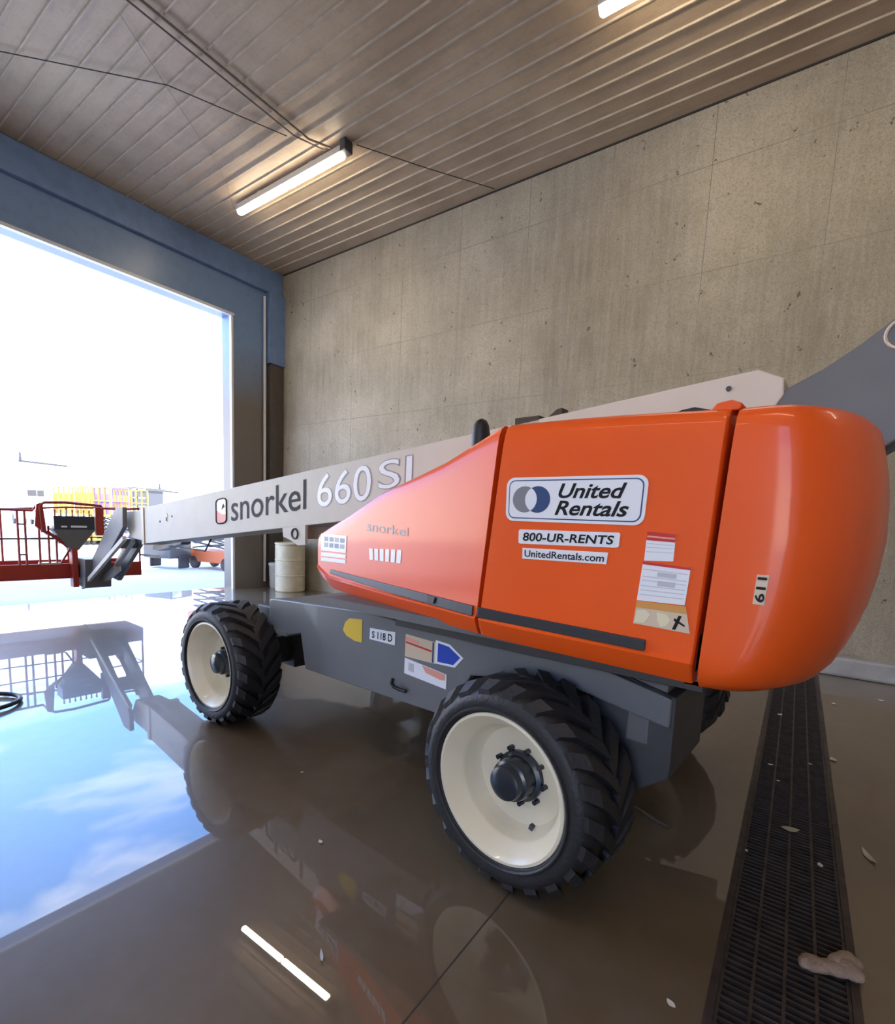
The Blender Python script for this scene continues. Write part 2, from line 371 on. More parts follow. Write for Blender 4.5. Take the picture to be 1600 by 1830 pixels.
# --- wheels
def tyre_lugs(mb, R0, R1, W, n=22):
    for k in range(n):
        for side in (0, 1):
            a0 = 2*math.pi*(k + .5*side)/n; wd = 2*math.pi/n*.56; sk = .16
            xs = [-.012, .03, W*.30, W*.53] if side == 0 else [W+.012, W-.03, W*.70, W*.47]
            rr = [(R0-.055, R0-.012), (R0-.008, R1), (R0-.008, R1+.001), (R0-.008, R1)]
            rings = []
            for i, (x, (ri, ro)) in enumerate(zip(xs, rr)):
                a = a0 + sk*i*(.55 + .25*i)*.6; q = []
                for r_, s_ in ((ri, 0), (ro, .06), (ro, .94), (ri, 1)):
                    t_ = a + wd*(s_-.5); q.append((x, r_*math.cos(t_), r_*math.sin(t_)))
                rings.append(q)
            mb.loft(rings, 'rubber')
def make_wheel(name='wheel'):
    W = .33; r = .318
    rim = MB().lathe([(r+.002, .03), (r+.004, .0), (r, -.010), (r-.012, -.012), (r-.02, -.002), (r-.032, .012), (.262, .060), (.252, .070), (.246, .085), (.236, .140), (.215, .165), (.17, .178), (.10, .182), (.02, .182)], 'cream', 72, caps=False)
    rim.lathe([(.02, .20), (.24, .20), (r-.03, .25), (r, .32), (r+.004, .33)], 'cream', 48, caps=False)
    ob = rim.build(name, lift, smooth=30)
    t = MB().lathe([(.316, .0), (.325, -.012), (.345, -.020), (.372, -.022), (.395, -.014), (.412, .004), (.425, .03), (.430, .06), (.430, W-.06), (.425, W-.03), (.412, W), (.372, W+.02), (.33, W+.012), (.316, W-.01)], 'rubber', 72, closed=True)
    t.lathe([(.330, -.019), (.336, -.026), (.342, -.026), (.346, -.019)], 'rubber', 72, closed=True)
    tyre_lugs(t, .432, .457, W)
    t.build('tyre', ob, smooth=30)
    h = MB().lathe([(.112, .185), (.112, .158), (.094, .150), (.092, .10), (.088, .085), (.076, .078), (.076, .056), (.072, .046), (.05, .036), (.003, .032)], 'hub_black', 40)
    h.build('hub', ob, smooth=35)
    for k in range(9):
        a = 2*math.pi*k/9 + .2; cy, cz = .124*math.cos(a), .124*math.sin(a)
        MB().add([(x, cy + .012*math.cos(q), cz + .012*math.sin(q)) for x in (.15, .184) for q in [math.pi/3*i for i in range(6)]],
                 [tuple(range(6)), tuple(range(11, 5, -1))] + [(i, 6+i, 6+(i+1) % 6, (i+1) % 6) for i in range(6)], 'hub_black').build('wheel_nut', ob)
    # valve slot
    MB().box((.145, -.115, -.190), (.176, -.135, -.168), 'dark_grey').build('valve', ob)
    return ob
wh = make_wheel()
wh.location = (-1.2, 0, .456); wh.rotation_euler = (R(12), 0, R(-4.8))
for loc, rx, rz in (((-1.207, 2.482, .456), 30, 1.5), ((1.2, 0, .456), 55, 180-4.8), ((1.2, 2.48, .456), 80, 180)):
    c = copy_tree(wh, lift); c.location = loc; c.rotation_euler = (R(rx), 0, R(rz))

# --- chassis
def CH(p, q, off): return (-.85-off, p, q)
prof = [(-.55, .90), (-.30, .955), (.4, .955), (1.218, 1.0), (2.20, .955), (2.245, .945), (2.25, .645), (1.86, .755), (1.80, .505), (.62, .515), (.52, .56), (.40, .78), (-.1, .86), (-.42, .80), (-.55, .78)]
c = MB().prism(prof, CH, 0, -.05, 'grey_paint'); c.prism(prof, CH, -1.65, -1.70, 'grey_paint')
c.box((-.80, -.52, .84), (.80, 2.27, .94), 'grey_paint')
c.box((-.80, .55, .50), (.80, 1.80, .56), 'grey_paint')
chassis = c.build('chassis', lift, bevel=.008)
c = MB(); c.prism([(-.56, .90), (-.56, .56), (-.40, .44), (-.24, .44), (-.22, .93), (-.34, .95)], lambda p, q, o: (o, p, q), -.82, -.30, 'dark_grey')
c.box((-.83, -.47, .68), (-.815, -.38, .82), 'riser_grey')
c.build('rear_plate', lift, bevel=.01)
for y in (0, 2.48):
    a = MB().tube([(-.98, y, .456), (-.7, y, .456), (.7, y, .456), (.98, y, .456)], [.11, .09, .09, .11], 'dark_grey', 20)
    a.box((-.55, y-.14, .34), (.55, y+.14, .62), 'dark_grey'); a.box((-.75, y-.09, .42), (-.5, y+.09, .86), 'dark_grey'); a.box((.5, y-.09, .42), (.75, y+.09, .86), 'dark_grey')
    a.build('axle', lift, bevel=.012)
MB().box((-.86, 2.02, .70), (-.62, 2.32, .74), 'grey_paint').build('step_plate', lift, bevel=.005)
for p0, p1, p2 in (((-.62, -.22, .96), (-.70, -.33, .88), (-.74, -.30, .62)), ((-.45, -.30, 1.0), (-.62, -.42, .8), (-.5, -.5, .5))):
    MB().tube([p0, p1, p2], .014, 'black', 8).build('hydraulic_hose', lift, smooth=40)
# decals on the chassis
d = MB().prism([(1.405, .853), (1.385, .905), (1.345, .938), (1.227, .948), (1.224, .803), (1.29, .802), (1.37, .822)], CH, 0, .003, 'decal_yellow'); d.build('yellow_arrow_decal', chassis)
d = MB().prism([(1.155, .907), (.943, .916), (.945, .838), (1.157, .838)], CH, 0, .003, 'decal_white')
d.text('S 118 D', [(1.135, .850), (.965, .852), (.965, .900), (1.135, .893)], CH, .0045, 'ink', bold=.02); d.build('serial_decal', chassis)
d = MB().prism([(.860, .921), (.640, .912), (.640, .792), (.862, .790)], CH, 0, .003, 'tan_edge')
d.prism([(.855, .905), (.76, .895), (.76, .875), (.855, .885)], CH, .003, .0045, 'decal_pink'); d.prism([(.855, .880), (.665, .862), (.665, .852), (.855, .870)], CH, .003, .0045, 'decal_red')
d.prism([(.660, .91), (.650, .91), (.650, .795), (.660, .795)], CH, .003, .0045, 'navy')
d.build('warning_decal', chassis)
d = MB().prism([(.862, .782), (.556, .750), (.556, .668), (.862, .690)], CH, 0, .003, 'decal_white')
d.prism([(.73, .765), (.565, .748), (.565, .715), (.60, .712), (.70, .728)], CH, .003, .0045, 'decal_pink'); d.prism([(.83, .76), (.79, .757), (.79, .71), (.83, .713)], CH, .003, .0045, 'decal_lightgrey')
d.build('notice_decal', chassis)
d = MB().prism([(.640, .925), (.545, .918), (.452, .862), (.505, .800), (.640, .795)], CH, 0, .003, 'decal_white')
d.prism([(.622, .912), (.550, .905), (.472, .860), (.515, .812), (.622, .808)], CH, .003, .0045, 'decal_blue'); d.build('blue_arrow_decal', chassis)
MB().tube([CH(.925, .645, .03), CH(.935, .62, .03), CH(.915, .602, .03), CH(.87, .596, .03), CH(.82, .597, .03)], .011, 'black', 8).build('tie_down_ring', chassis, smooth=40)

# --- turntable
tt = MB(); tt.add(*(lambda n: ([(.72*math.cos(2*math.pi*k/n), 1.0+.72*math.sin(2*math.pi*k/n), z) for z in (.94, 1.04) for k in range(n)], [tuple(range(n)), tuple(range(2*n-1, n-1, -1))] + [(i, n+i, n+(i+1) % n, (i+1) % n) for i in range(n)]))(40), 'dark_grey')
tt.box((-1.05, -.70, 1.045), (1.05, 1.35, 1.09), 'riser_grey'); tt.box((-.90, -.66, .97), (-.2, .9, 1.05), 'dark_grey')
tt.build('turntable', lift)
MB().prism([(-.67, 1.09), (.17, 1.10), (.10, 1.90), (-.69, 1.88)], lambda p, q, o: (o, p, q), -1.10, -.38, 'black').build('gap_core', lift)  # black core put behind the panels to darken the gaps between them

def slx(ly): return -1.15 if ly < .12 else -1.15 + .22*(ly-.12)
def CV(p, q, off):
    if p < .12: return (-1.15-off, p, q)
    return (slx(p)-off*.976, p-off*.21, q)
def hood_ring(pt, pb, zt, zb, ch=.03, dx=0.0, inner=-.32):
    # ring of a hood: bottom edge at ly pb, top edge at ly pt
    def ly(z): return pb + (pt-pb)*(z-zb)/(zt-zb)
    zz = [(zb, .035), (zb+.035, .010), (zb+.075, -.012), (zb+.088, 0), (zt-.10, 0), (zt-.045, .004), (zt-.015, .016), (zt, .040)]
    ring = [(slx(ly(z))+o+dx*0, ly(z), z) for z, o in zz]
    return ring + [(inner, ly(zt), zt), (inner, ly(zb), zb)]
# side door panel: bowed rings between the two gaps
def lerp(a, b_, t_): return a + (b_-a)*t_
rings = []
for t_ in (0, .006, .02, .2, .4, .6, .8, .98, .994, 1):
    e = .006 if t_ in (0, 1) else 0
    rg = hood_ring(lerp(.092, -.696, t_), lerp(.188, -.668, t_), lerp(1.962, 1.937, t_) + .006*math.sin(math.pi*t_), lerp(1.068, 1.052, t_))
    rings.append([(x+e if i < 8 else x, y, z) for i, (x, y, z) in enumerate(rg)])
door = MB().loft(rings, 'orange').build('side_door', lift, smooth=40)
rings = []
for pt, pb, zt, zb in ((.116, .205, 1.962, 1.070), (.135, .22, 1.957, 1.070), (.474, .52, 1.842, 1.072), (.74, .85, 1.776, 1.076), (1.003, 1.15, 1.716, 1.083), (1.34, 1.40, 1.594, 1.09), (1.60, 1.572, 1.512, 1.098), (1.70, 1.68, 1.478, 1.135), (1.752, 1.745, 1.46, 1.16)):
    rings.append(hood_ring(pt, pb, zt, zb))
last = rings[-1]; rings.append([(x+.06 if i < 8 else x, y+.035, z-.02 if z > 1.3 else z+.01) for i, (x, y, z) in enumerate(last)])
nose = MB().loft(rings, 'orange').build('front_hood', lift, smooth=40)
# counterweight tail
rings = []
for z, r_, s_ in ((1.030, -.86, .10), (1.045, -.94, .05), (1.075, -.985, .015), (1.12, -1.015, 0), (1.18, -1.04, 0), (1.27, -1.068, 0), (1.4, -1.088, 0), (1.55, -1.098, 0), (1.7, -1.09, 0), (1.8, -1.078, 0), (1.865, -1.066, .004), (1.905, -1.055, .012), (1.928, -1.035, .03), (1.942, -1.01, .07), (1.955, -.98, .14), (1.965, -.94, .26)):
    g = -.676 - .032*(z-1.055)/.88 - .010; sx = -1.15+s_; a = r_ + .235; rg = [(sx, g, z), (sx, lerp(g, a, .5), z), (sx, lerp(g, a, .95), z)]
    for i in range(1, 13):
        th = math.pi/2*i/12; rg.append((sx + .62*(1-math.cos(th)**.9 if math.cos(th) > 1e-6 else 1), a - (a-r_)*math.sin(th)**.95, z))
    rg.append((0, r_-.02, z)); n_ = len(rg)
    rg = rg + [(-x, y, zz) for x, y, zz in reversed(rg[:-1])]
    rings.append(rg)
tail = MB().loft(rings, 'orange').build('counterweight', lift, smooth=40)
MB().prism([(-.63, 1.935), (-.715, 1.935), (-.72, 1.955), (-.69, 1.968), (-.65, 1.962)], lambda p, q, o: (-1.10+o, p, q), 0, .10, 'orange').build('hood_hinge', lift, bevel=.004)
MB().prism([(-.46, 1.94), (-.64, 1.945), (-.63, 1.955), (-.57, 1.972), (-.53, 1.967)], lambda p, q, o: (-1.03+o, p, q), 0, .05, 'black').build('hood_latch', lift)
# rubber strips
st_ = MB().prism([(.184, 1.199), (-.521, 1.181), (-.521, 1.143), (.186, 1.153)], CV, -.005, .014, 'strip'); st_.build('rubber_strip', door, bevel=.003)
st_ = MB().prism([(.215, 1.198), (.85, 1.213), (1.55, 1.230), (1.56, 1.205), (.85, 1.168), (.217, 1.152)], CV, -.005, .012, 'strip'); st_.build('rubber_strip', nose, bevel=.003)
MB().prism([(.535, 1.203), (.47, 1.200), (.48, 1.168), (.53, 1.170)], CV, .010, .022, 'dark_grey').build('latch', nose, bevel=.003)
MB().prism([(-.515, 1.132), (-.555, 1.131), (-.555, 1.121), (-.515, 1.122)], CV, -.02, .004, 'black').build('key_slot', door)

# name plate decal
def rrect(a, b_, c_, d_, k=.12, n=5):   # BL,BR,TR,TL quad with rounded corners
    def P(u, v): return tuple((1-u)*(1-v)*a[i]+u*(1-v)*b_[i]+u*v*c_[i]+(1-u)*v*d_[i] for i in (0, 1))
    ku = k; asp = math.dist(a, b_)/math.dist(a, d_); ku = k/asp; pts = []
    for cx, cy, s0 in ((ku, k, 180), (1-ku, k, 270), (1-ku, 1-k, 0), (ku, 1-k, 90)):
        for i in range(n+1):
            t_ = R(s0 + 90*i/n); pts.append(P(cx + ku*math.cos(t_), cy + k*math.sin(t_)))
    return pts
def sub(q, u0, v0, u1, v1):
    a, b_, c_, d_ = q
    def P(u, v): return tuple((1-u)*(1-v)*a[i]+u*(1-v)*b_[i]+u*v*c_[i]+(1-u)*v*d_[i] for i in (0, 1))
    return [P(u0, v0), P(u1, v0), P(u1, v1), P(u0, v1)]
Q = [(.064, 1.574), (-.479, 1.570), (-.483, 1.741), (.068, 1.746)]
d = MB().prism(rrect(*Q, k=.2), CV, 0, .003, 'decal_white')
d.prism(rrect(*sub(Q, .022, .06, .978, .94), k=.18), CV, .003, .0036, 'navy')
d.prism(rrect(*sub(Q, .030, .085, .970, .915), k=.17), CV, .0036, .0044, 'decal_white')
def UV(u, v): return sub(Q, u, v, u, v)[0]
def disc(cu, cv, ru, rv, a0, a1, n=24): return [UV(cu+ru*math.cos(R(a0+(a1-a0)*i/n)), cv+rv*math.sin(R(a0+(a1-a0)*i/n))) for i in range(n+1)]
ru, rv = .098, .30
d.prism(disc(.155, .50, ru, rv, 0, 360), CV, .0044, .0050, 'decal_grey'); d.prism(disc(.258, .50, ru, rv, 0, 360), CV, .0044, .0052, 'navy')
h_ = math.degrees(math.acos(.0515/ru))
lens = disc(.155, .50, ru, rv, -h_, h_, 12) + disc(.258, .50, ru, rv, 180-h_, 180+h_, 12)
d.prism(lens, CV, .0052, .0058, 'decal_white')
d.text('United', sub(Q, .415, .53, .875, .85), CV, .0052, 'ink', .3, .022); d.text('Rentals', sub(Q, .395, .16, .90, .48), CV, .0052, 'ink', .3, .022)
d.build('company_decal', door)
Q2 = [(-.002, 1.484), (-.401, 1.490), (-.404, 1.543), (-.000, 1.541)]
d = MB().prism(rrect(*Q2, k=.15), CV, 0, .003, 'decal_white'); d.text('800-UR-RENTS', sub(Q2, .05, .2, .95, .8), CV, .0045, 'ink', .1, .02); d.build('phone_decal', door)
Q3 = [(-.024, 1.425), (-.363, 1.429), (-.366, 1.471), (-.022, 1.468)]
d = MB().prism(Q3, CV, 0, .003, 'decal_white'); d.text('UnitedRentals.com', sub(Q3, .03, .18, .97, .82), CV, .0045, 'ink', .0, .015); d.build('website_decal', door)
# papers on the door
def lines(d, q, vs, m='decal_lightgrey', h=.02, u0=.04, u1=.96):
    for v in vs: d.prism(sub(q, u0, v, u1, v+h), CV, .003, .0038, m)
q = [(-.491, 1.452), (-.583, 1.456), (-.583, 1.545), (-.493, 1.552)]
d = MB().prism(q, CV, 0, .003, 'decal_white'); d.prism(sub(q, 0, .70, 1, 1), CV, .003, .004, 'decal_red'); d.prism(sub(q, .02, .80, .98, .86), CV, .004, .005, 'decal_pink'); lines(d, q, (.30, .45, .58)); d.build('warning_decal', door)
q = [(-.479, 1.314), (-.630, 1.316), (-.637, 1.440), (-.488, 1.449)]
d = MB().prism(q, CV, 0, .003, 'decal_white'); d.prism(sub(q, 0, .93, 1, 1), CV, .003, .004, 'decal_red'); lines(d, q, (.15, .27, .38, .52, .62, .80)); d.prism(sub(q, .35, .66, .75, .78), CV, .003, .0037, 'decal_lightgrey'); d.prism(sub(q, .38, .42, .75, .56), CV, .003, .0037, 'decal_lightgrey'); d.build('instruction_decal', door)
q = [(-.474, 1.232), (-.654, 1.225), (-.634, 1.312), (-.480, 1.312)]
d = MB().prism(q, CV, 0, .003, 'tan_edge'); d.prism(sub(q, 0, .72, 1, 1), CV, .003, .004, 'decal_orange')
d.prism([sub(q, u, v, u, v)[0] for u, v in ((.02, .08), (.18, .08), (.26, .3), (.3, .5), (.2, .66), (.03, .6))], CV, .003, .004, 'decal_cream'); d.prism([sub(q, u, v, u, v)[0] for u, v in ((.42, .62), (.62, .60), (.68, .4), (.6, .15), (.5, .05), (.44, .3))], CV, .003, .004, 'decal_cream')
d.prism([sub(q, u, v, u, v)[0] for u, v in ((.70, .05), (.76, .05), (.90, .62), (.84, .62))], CV, .003, .004, 'ink'); d.prism([sub(q, u, v, u, v)[0] for u, v in ((.74, .4), (.92, .22), (.94, .28), (.76, .5))], CV, .003, .004, 'ink'); d.build('diagram_decal', door)
# nose decals
q = [(1.70, 1.275), (1.363, 1.285), (1.355, 1.456), (1.70, 1.459)]
d = MB().prism(sub(q, 0, .38, 1, 1), CV, 0, .003, 'decal_white'); d.prism(sub(q, 0, .18, 1, .32), CV, 0, .003, 'decal_white'); d.prism(sub(q, 0, 0, 1, .13), CV, 0, .003, 'decal_white')
for i in range(4):
    for j in range(2): d.prism(sub(q, .14+.21*i, .52+.22*j, .30+.21*i, .68+.22*j), CV, .003, .004, 'navy' if (i+j) % 3 else 'decal_grey')
d.build('window_style_decal', nose)
d = MB(); d.text('snorkel', [(1.12, 1.495), (.72, 1.48), (.72, 1.525), (1.12, 1.556)], CV, .002, 'decal_grey', 0, .0); d.build('faded_lettering', nose)
q = [(1.083, 1.332), (.768, 1.337), (.762, 1.408), (1.092, 1.396)]
d = MB()
for i in range(6): d.prism(sub(q, .17*i, 0, .17*i+.12, 1), CV, 0, .003, 'decal_white')
d.build('worn_strip_decal', nose)
# number on the tail corner (upright strip)
def TL(p, q, off): return (-1.150-off, p, q)
d = MB().prism([(-.815, 1.345), (-.845, 1.345), (-.848, 1.435), (-.818, 1.435)], TL, 0, .004, 'tan_edge')
d.text('611', [(-.843, 1.352), (-.845, 1.428), (-.820, 1.428), (-.818, 1.352)], TL, .006, 'ink', 0, .02); d.build('number_decal', tail)

# --- main boom
def zt(y): return 1.618 + .0975*(6.268-y)
def zb(y): return 1.140 + .0988*(6.268-y)
BM = lambda p, q, off: (-.2-off, p, q)
b_poly = [(6.268, zt(6.268)), (-.607, 2.285), (-.706, 2.235), (-.713, 2.165), (-.60, 1.95), (-.45, zb(-.45)), (6.268, zb(6.268))]
boom = MB().prism(b_poly, BM, 0, -.40, 'boom_white').build('main_boom', lift, bevel=.006)
MB().box((-.215, 6.22, zb(6.27)-.012), (.215, 6.30, zt(6.27)+.010), 'tan_edge').build('boom_collar', boom, bevel=.004)
MB().prism([(6.30, 1.60), (6.95, 1.56), (7.0, 1.46), (6.82, 1.20), (6.30, 1.165)], lambda p, q, o: (o, p, q), -.17, .17, 'boom_white').build('fly_boom', lift, bevel=.01)
MB().prism([(6.15, 1.12), (5.3, 1.215), (5.35, 1.18), (6.0, 1.06), (6.2, 1.07)], lambda p, q, o: (o, p, q), -.12, .0, 'jib_grey').build('hose_tray', boom, bevel=.005)
MB().tube([(-.1, 5.9, 1.14), (-.14, 5.2, 1.15), (-.12, 4.7, 1.14), (-.1, 4.6, 1.28)], .01, 'black', 6).build('control_cable', boom, smooth=40)
def BR(v): # boom frame: v in 0..1 across the depth at ly p
    return lambda p, q, off: (-.2-off, p, zb(p)+(zt(p)-zb(p))*q)
B = BR(0)
# maker's badge and lettering, riding on the slope of the boom
d = MB().prism(rrect((4.27, .27), (4.06, .27), (4.06, .80), (4.27, .80), k=.14), B, 0, .003, 'decal_white')
d.prism([(4.265, .30), (4.255, .27), (4.075, .27), (4.065, .30), (4.065, .45), (4.16, .47), (4.265, .56)], B, .003, .004, 'decal_red')
d.prism([(4.16, .56), (4.09, .62), (4.12, .70), (4.14, .66)], B, .003, .004, 'ink')
rr_ = rrect((4.275, .26), (4.055, .26), (4.055, .81), (4.275, .81), k=.14)
for i in range(len(rr_)):
    p0 = B(*rr_[i], .004); p1 = B(*rr_[(i+1) % len(rr_)], .004); d.tube([p0, p1], .008, 'ink', 5)
d.build('badge_decal', boom)
MB().text('snorkel', [(3.96, .27), (2.68, .30), (2.68, .85), (3.96, .85)], B, .003, 'ink', 0, .002).build('lettering', boom)
# outlined model number
def outline(mb, body, quad, fn, grow):
    mb.text(body, sub(quad, -.02, -.025, 1.02, 1.025), fn, .002, 'decal_grey', 0, .022); mb.text(body, quad, fn, .004, 'decal_white', 0, 0.0)
d = MB(); outline(d, '660', [(2.52, .30), (1.86, .30), (1.86, .88), (2.52, .88)], B, .1); d.build('model_lettering', boom)
d = MB(); outline(d, 'SJ', [(1.78, .30), (1.44, .30), (1.44, .88), (1.78, .88)], B, .1); d.build('model_lettering', boom)
d = MB().prism([(5.56, .50), (5.50, .50), (5.50, .68), (5.53, .74), (5.56, .68)], B, 0, .004, 'tan_edge').prism([(5.545, .52), (5.515, .52), (5.515, .62), (5.545, .62)], B, .004, .006, 'ink')
d.build('inspection_plate', boom)
for p, q, r_ in ((5.73, .54, .014), (5.38, .62, .014), (-.50, .87, .012), (-.49, .70, .007), (-.20, .65, .006)):
    MB().tube([B(p, q, -.005), B(p, q, .006)], r_, 'dark_grey', 10).build('bolt', boom)
# roller brackets on the boom back
MB().box((-.20, .46, zt(.5)-.03), (-.10, .62, zt(.5)+.02), 'twig').build('cable_guide', boom)
MB().prism([(.43, zt(.43)-.01), (.33, zt(.33)-.01), (.33, zt(.33)+.035), (.36, zt(.36)+.035)], BM, -.02, -.10, 'twig').build('cable_guide', boom)
MB().tube([(-.80, .45, 1.80), (-.80, .45, 2.0), (-.80, .45, 2.045), (-.80, .45, 2.068), (-.80, .45, 2.078)], [.048, .046, .038, .026, .005], 'black', 20).build('beacon', lift, smooth=40)
# boom rest bracket
c = MB().prism([(3.04, 1.46), (2.69, 1.50), (2.69, 1.32), (2.80, 1.31), (2.90, 1.35), (3.03, 1.38)], BM, 0, -.03, 'boom_white'); c.prism([(3.04, 1.46), (2.69, 1.50), (2.69, 1.32), (2.80, 1.31), (2.90, 1.35), (3.03, 1.38)], BM, -.37, -.40, 'boom_white')
for k in range(16):
    a0 = 2*math.pi*k/16; a1 = 2*math.pi*(k+1)/16; c.tube([(-.205, 2.84+.045*math.cos(a0), 1.415+.045*math.sin(a0)), (-.205, 2.84+.045*math.cos(a1), 1.415+.045*math.sin(a1))], .010, 'dark_grey', 5)
c.box((-.19, 2.80, 1.37), (.20, 2.88, 1.50), 'boom_white')
c.build('boom_rest', boom, bevel=.003)
# riser and pivot at the back
ri = MB(); rp = [(-.58, 2.06), (-.655, 2.135), (-.72, 2.19), (-.836, 2.25), (-.95, 2.33), (-1.10, 2.46), (-1.32, 2.54), (-1.5, 2.46), (-1.52, 2.32), (-1.30, 2.10), (-1.06, 1.915), (-.95, 1.80), (-.85, 1.55), (-.66, 1.50), (-.58, 1.70)]
ri.prism(rp, lambda p, q, o: (o, p, q), -.195, -.15, 'riser_grey'); ri.prism(rp, lambda p, q, o: (o, p, q), .15, .195, 'riser_grey')
ri.prism([(-.80, 2.2), (-1.1, 2.42), (-1.3, 2.5), (-1.45, 2.35), (-1.05, 1.95), (-.9, 1.8), (-.7, 1.6), (-.66, 1.9)], lambda p, q, o: (o, p, q), -.145, .145, 'dark_grey')
ri.prism([(-.64, 1.09), (-.66, 1.7), (-.9, 1.8), (-.9, 1.0)], lambda p, q, o: (o, p, q), -.14, .14, 'dark_grey')
riser = ri.build('riser', lift, bevel=.006)
c = MB()
for k in range(24):
    a0 = 2*math.pi*k/24; a1 = 2*math.pi*(k+1)/24; c.tube([(-.20, -1.075+.055*math.cos(a0), 2.345+.055*math.sin(a0)), (-.20, -1.075+.055*math.cos(a1), 2.345+.055*math.sin(a1))], .006, 'tan_edge', 5)
c.build('pivot_ring', riser)

# --- jib
c = MB()
for x0 in (-.30, .06):
    c.prism([(6.70, 1.62), (6.95, 1.62), (8.25, .66), (8.30, .46), (8.05, .44), (6.72, 1.34)], lambda p, q, o: (o, p, q), x0, x0+.06, 'jib_grey')
c.box((-.28, 7.2, 1.02), (.10, 7.5, 1.16), 'jib_grey')
c.build('jib_arm', lift, bevel=.008)
MB().bar((-.34, 6.55, 1.20), (-.34, 8.42, .32), .05, .065, 'boom_white').build('jib_link', lift, bevel=.004)
MB().bar((-.10, 7.55, .70), (-.10, 8.30, .40), .09, .09, 'bare_metal').bar((-.10, 6.9, 1.15), (-.10, 7.6, .72), .05, .05, 'steel').build('jib_cylinder', lift, bevel=.004)
MB().prism([(8.05, .80), (8.55, .80), (8.60, .36), (8.10, .34)], lambda p, q, o: (o, p, q), -.40, -.02, 'jib_grey').build('platform_rotator', lift, bevel=.01)

# --- platform
PX0, PX1, PY0, PY1 = -1.95, .58, 8.45, 9.30
dk = MB(); dk.box((PX0, PY0, .48), (PX1, PY0+.03, .71), 'red_frame'); dk.box((PX0, PY1-.03, .48), (PX1, PY1, .71), 'red_frame'); dk.box((PX1-.03, PY0, .48), (PX1, PY1, .66), 'red_frame'); dk.box((PX0, PY0, .48), (PX0+.03, PY1, .71), 'red_frame')
dk.box((PX0, PY0, .47), (PX1, PY1, .50), 'red_frame')
deck = dk.build('platform', lift, bevel=.006)
def post(x, y, z0=.60, z1=1.53, r_=.017): MB().tube([(x, y, z0), (x, y, z1)], r_, 'red_frame', 8).build('rail_post', deck, smooth=40)
for x, y, z1 in ((-1.14, 8.47, 1.53), (-1.05, 8.47, 1.53), (-.88, 8.47, 1.53), (-.76, 8.47, 1.30), (-.66, 8.47, 1.2), (.565, 8.47, 1.64), (PX0+.02, 8.47, 1.53), (PX0+.02, PY1-.02, 1.53), (-1.2, PY1-.02, 1.53), (-.3, PY1-.02, 1.60), (.565, PY1-.02, 1.64)): post(x, y, .6, z1)
MB().tube([(PX0+.02, 8.47, 1.53), (-.95, 8.47, 1.53), (-.90, 8.47, 1.60), (-.84, 8.47, 1.64)], .02, 'red_frame', 8).build('top_rail', deck, smooth=40)
MB().tube([(-.03, 8.47, 1.63), (.02, 8.47, 1.60), (.30, 8.47, 1.60), (.565, 8.47, 1.62), (.565, PY1-.02, 1.62), (-.3, PY1-.02, 1.60), (-1.2, PY1-.02, 1.53), (PX0+.02, PY1-.02, 1.53), (PX0+.02, 8.47, 1.53)], .017, 'red_frame', 8).build('top_rail', deck, smooth=40)
MB().tube([(PX0+.02, 8.47, 1.10), (-.62, 8.47, 1.10)], .012, 'cable', 8).build('middle_rail', deck, smooth=40)
MB().tube([(PX0+.02, PY1-.02, 1.04), (.565, PY1-.02, 1.10), (.565, 8.47, 1.10), (-.10, 8.47, 1.12)], .012, 'cable', 8).build('middle_rail', deck, smooth=40)
for z in (1.32, .86): MB().box((-1.13, 8.46, z-.012), (-1.06, 8.48, z+.012), 'cable').build('hinge', deck)
# control station
c = MB().tube([(-.86, 8.36, 1.20), (-.88, 8.36, 1.60), (-.82, 8.36, 1.655), (-.55, 8.36, 1.67), (-.05, 8.36, 1.64), (-.03, 8.36, 1.60), (-.09, 8.36, 1.16)], .022, 'red_frame', 8)
c.box((-.14, 8.34, 1.16), (-.02, 8.42, 1.60), 'red_frame'); c.prism([(-.92, 1.62), (-.84, 1.66), (-.80, 1.16), (-.95, 1.30)], lambda p, q, o: (p, 8.36+o, q), 0, .04, 'red_frame')
c.build('control_frame', deck, smooth=40)
box = MB(); box.box((-.72, 8.30, 1.26), (-.17, 8.62, 1.46), 'strip'); box.box((-.63, 8.295, 1.285), (-.55, 8.30, 1.31), 'decal_white'); box.box((-.50, 8.295, 1.285), (-.28, 8.30, 1.315), 'decal_white')
cbx = box.build('control_box', deck, bevel=.005)
for i in range(7):
    x = -.68 + .078*i; MB().tube([(x, 8.4, 1.46), (x, 8.4, 1.50), (x, 8.4, 1.56)], [.014, .010, .016], 'decal_red' if i % 3 == 0 else 'decal_lightgrey', 8).build('joystick', cbx, smooth=40)
MB().prism([(-.74, 1.26), (-.15, 1.26), (-.40, .93), (-.50, .93)], lambda p, q, o: (p, 8.31+o, q), 0, .25, 'jib_grey').build('console_tray', deck, bevel=.005)
MB().box((-.50, 8.30, .34), (-.42, 8.46, .96), 'red_frame').bar((-.62, 8.42, .72), (-.48, 8.40, .98), .03, .03, 'red_frame').bar((-.80, 8.40, 1.22), (-.52, 8.40, .98), .03, .05, 'red_frame').build('platform_mast', deck, bevel=.005)
MB().box((-.88, 8.44, .70), (-.62, 8.62, .73), 'tan_edge').build('step_mat', deck)

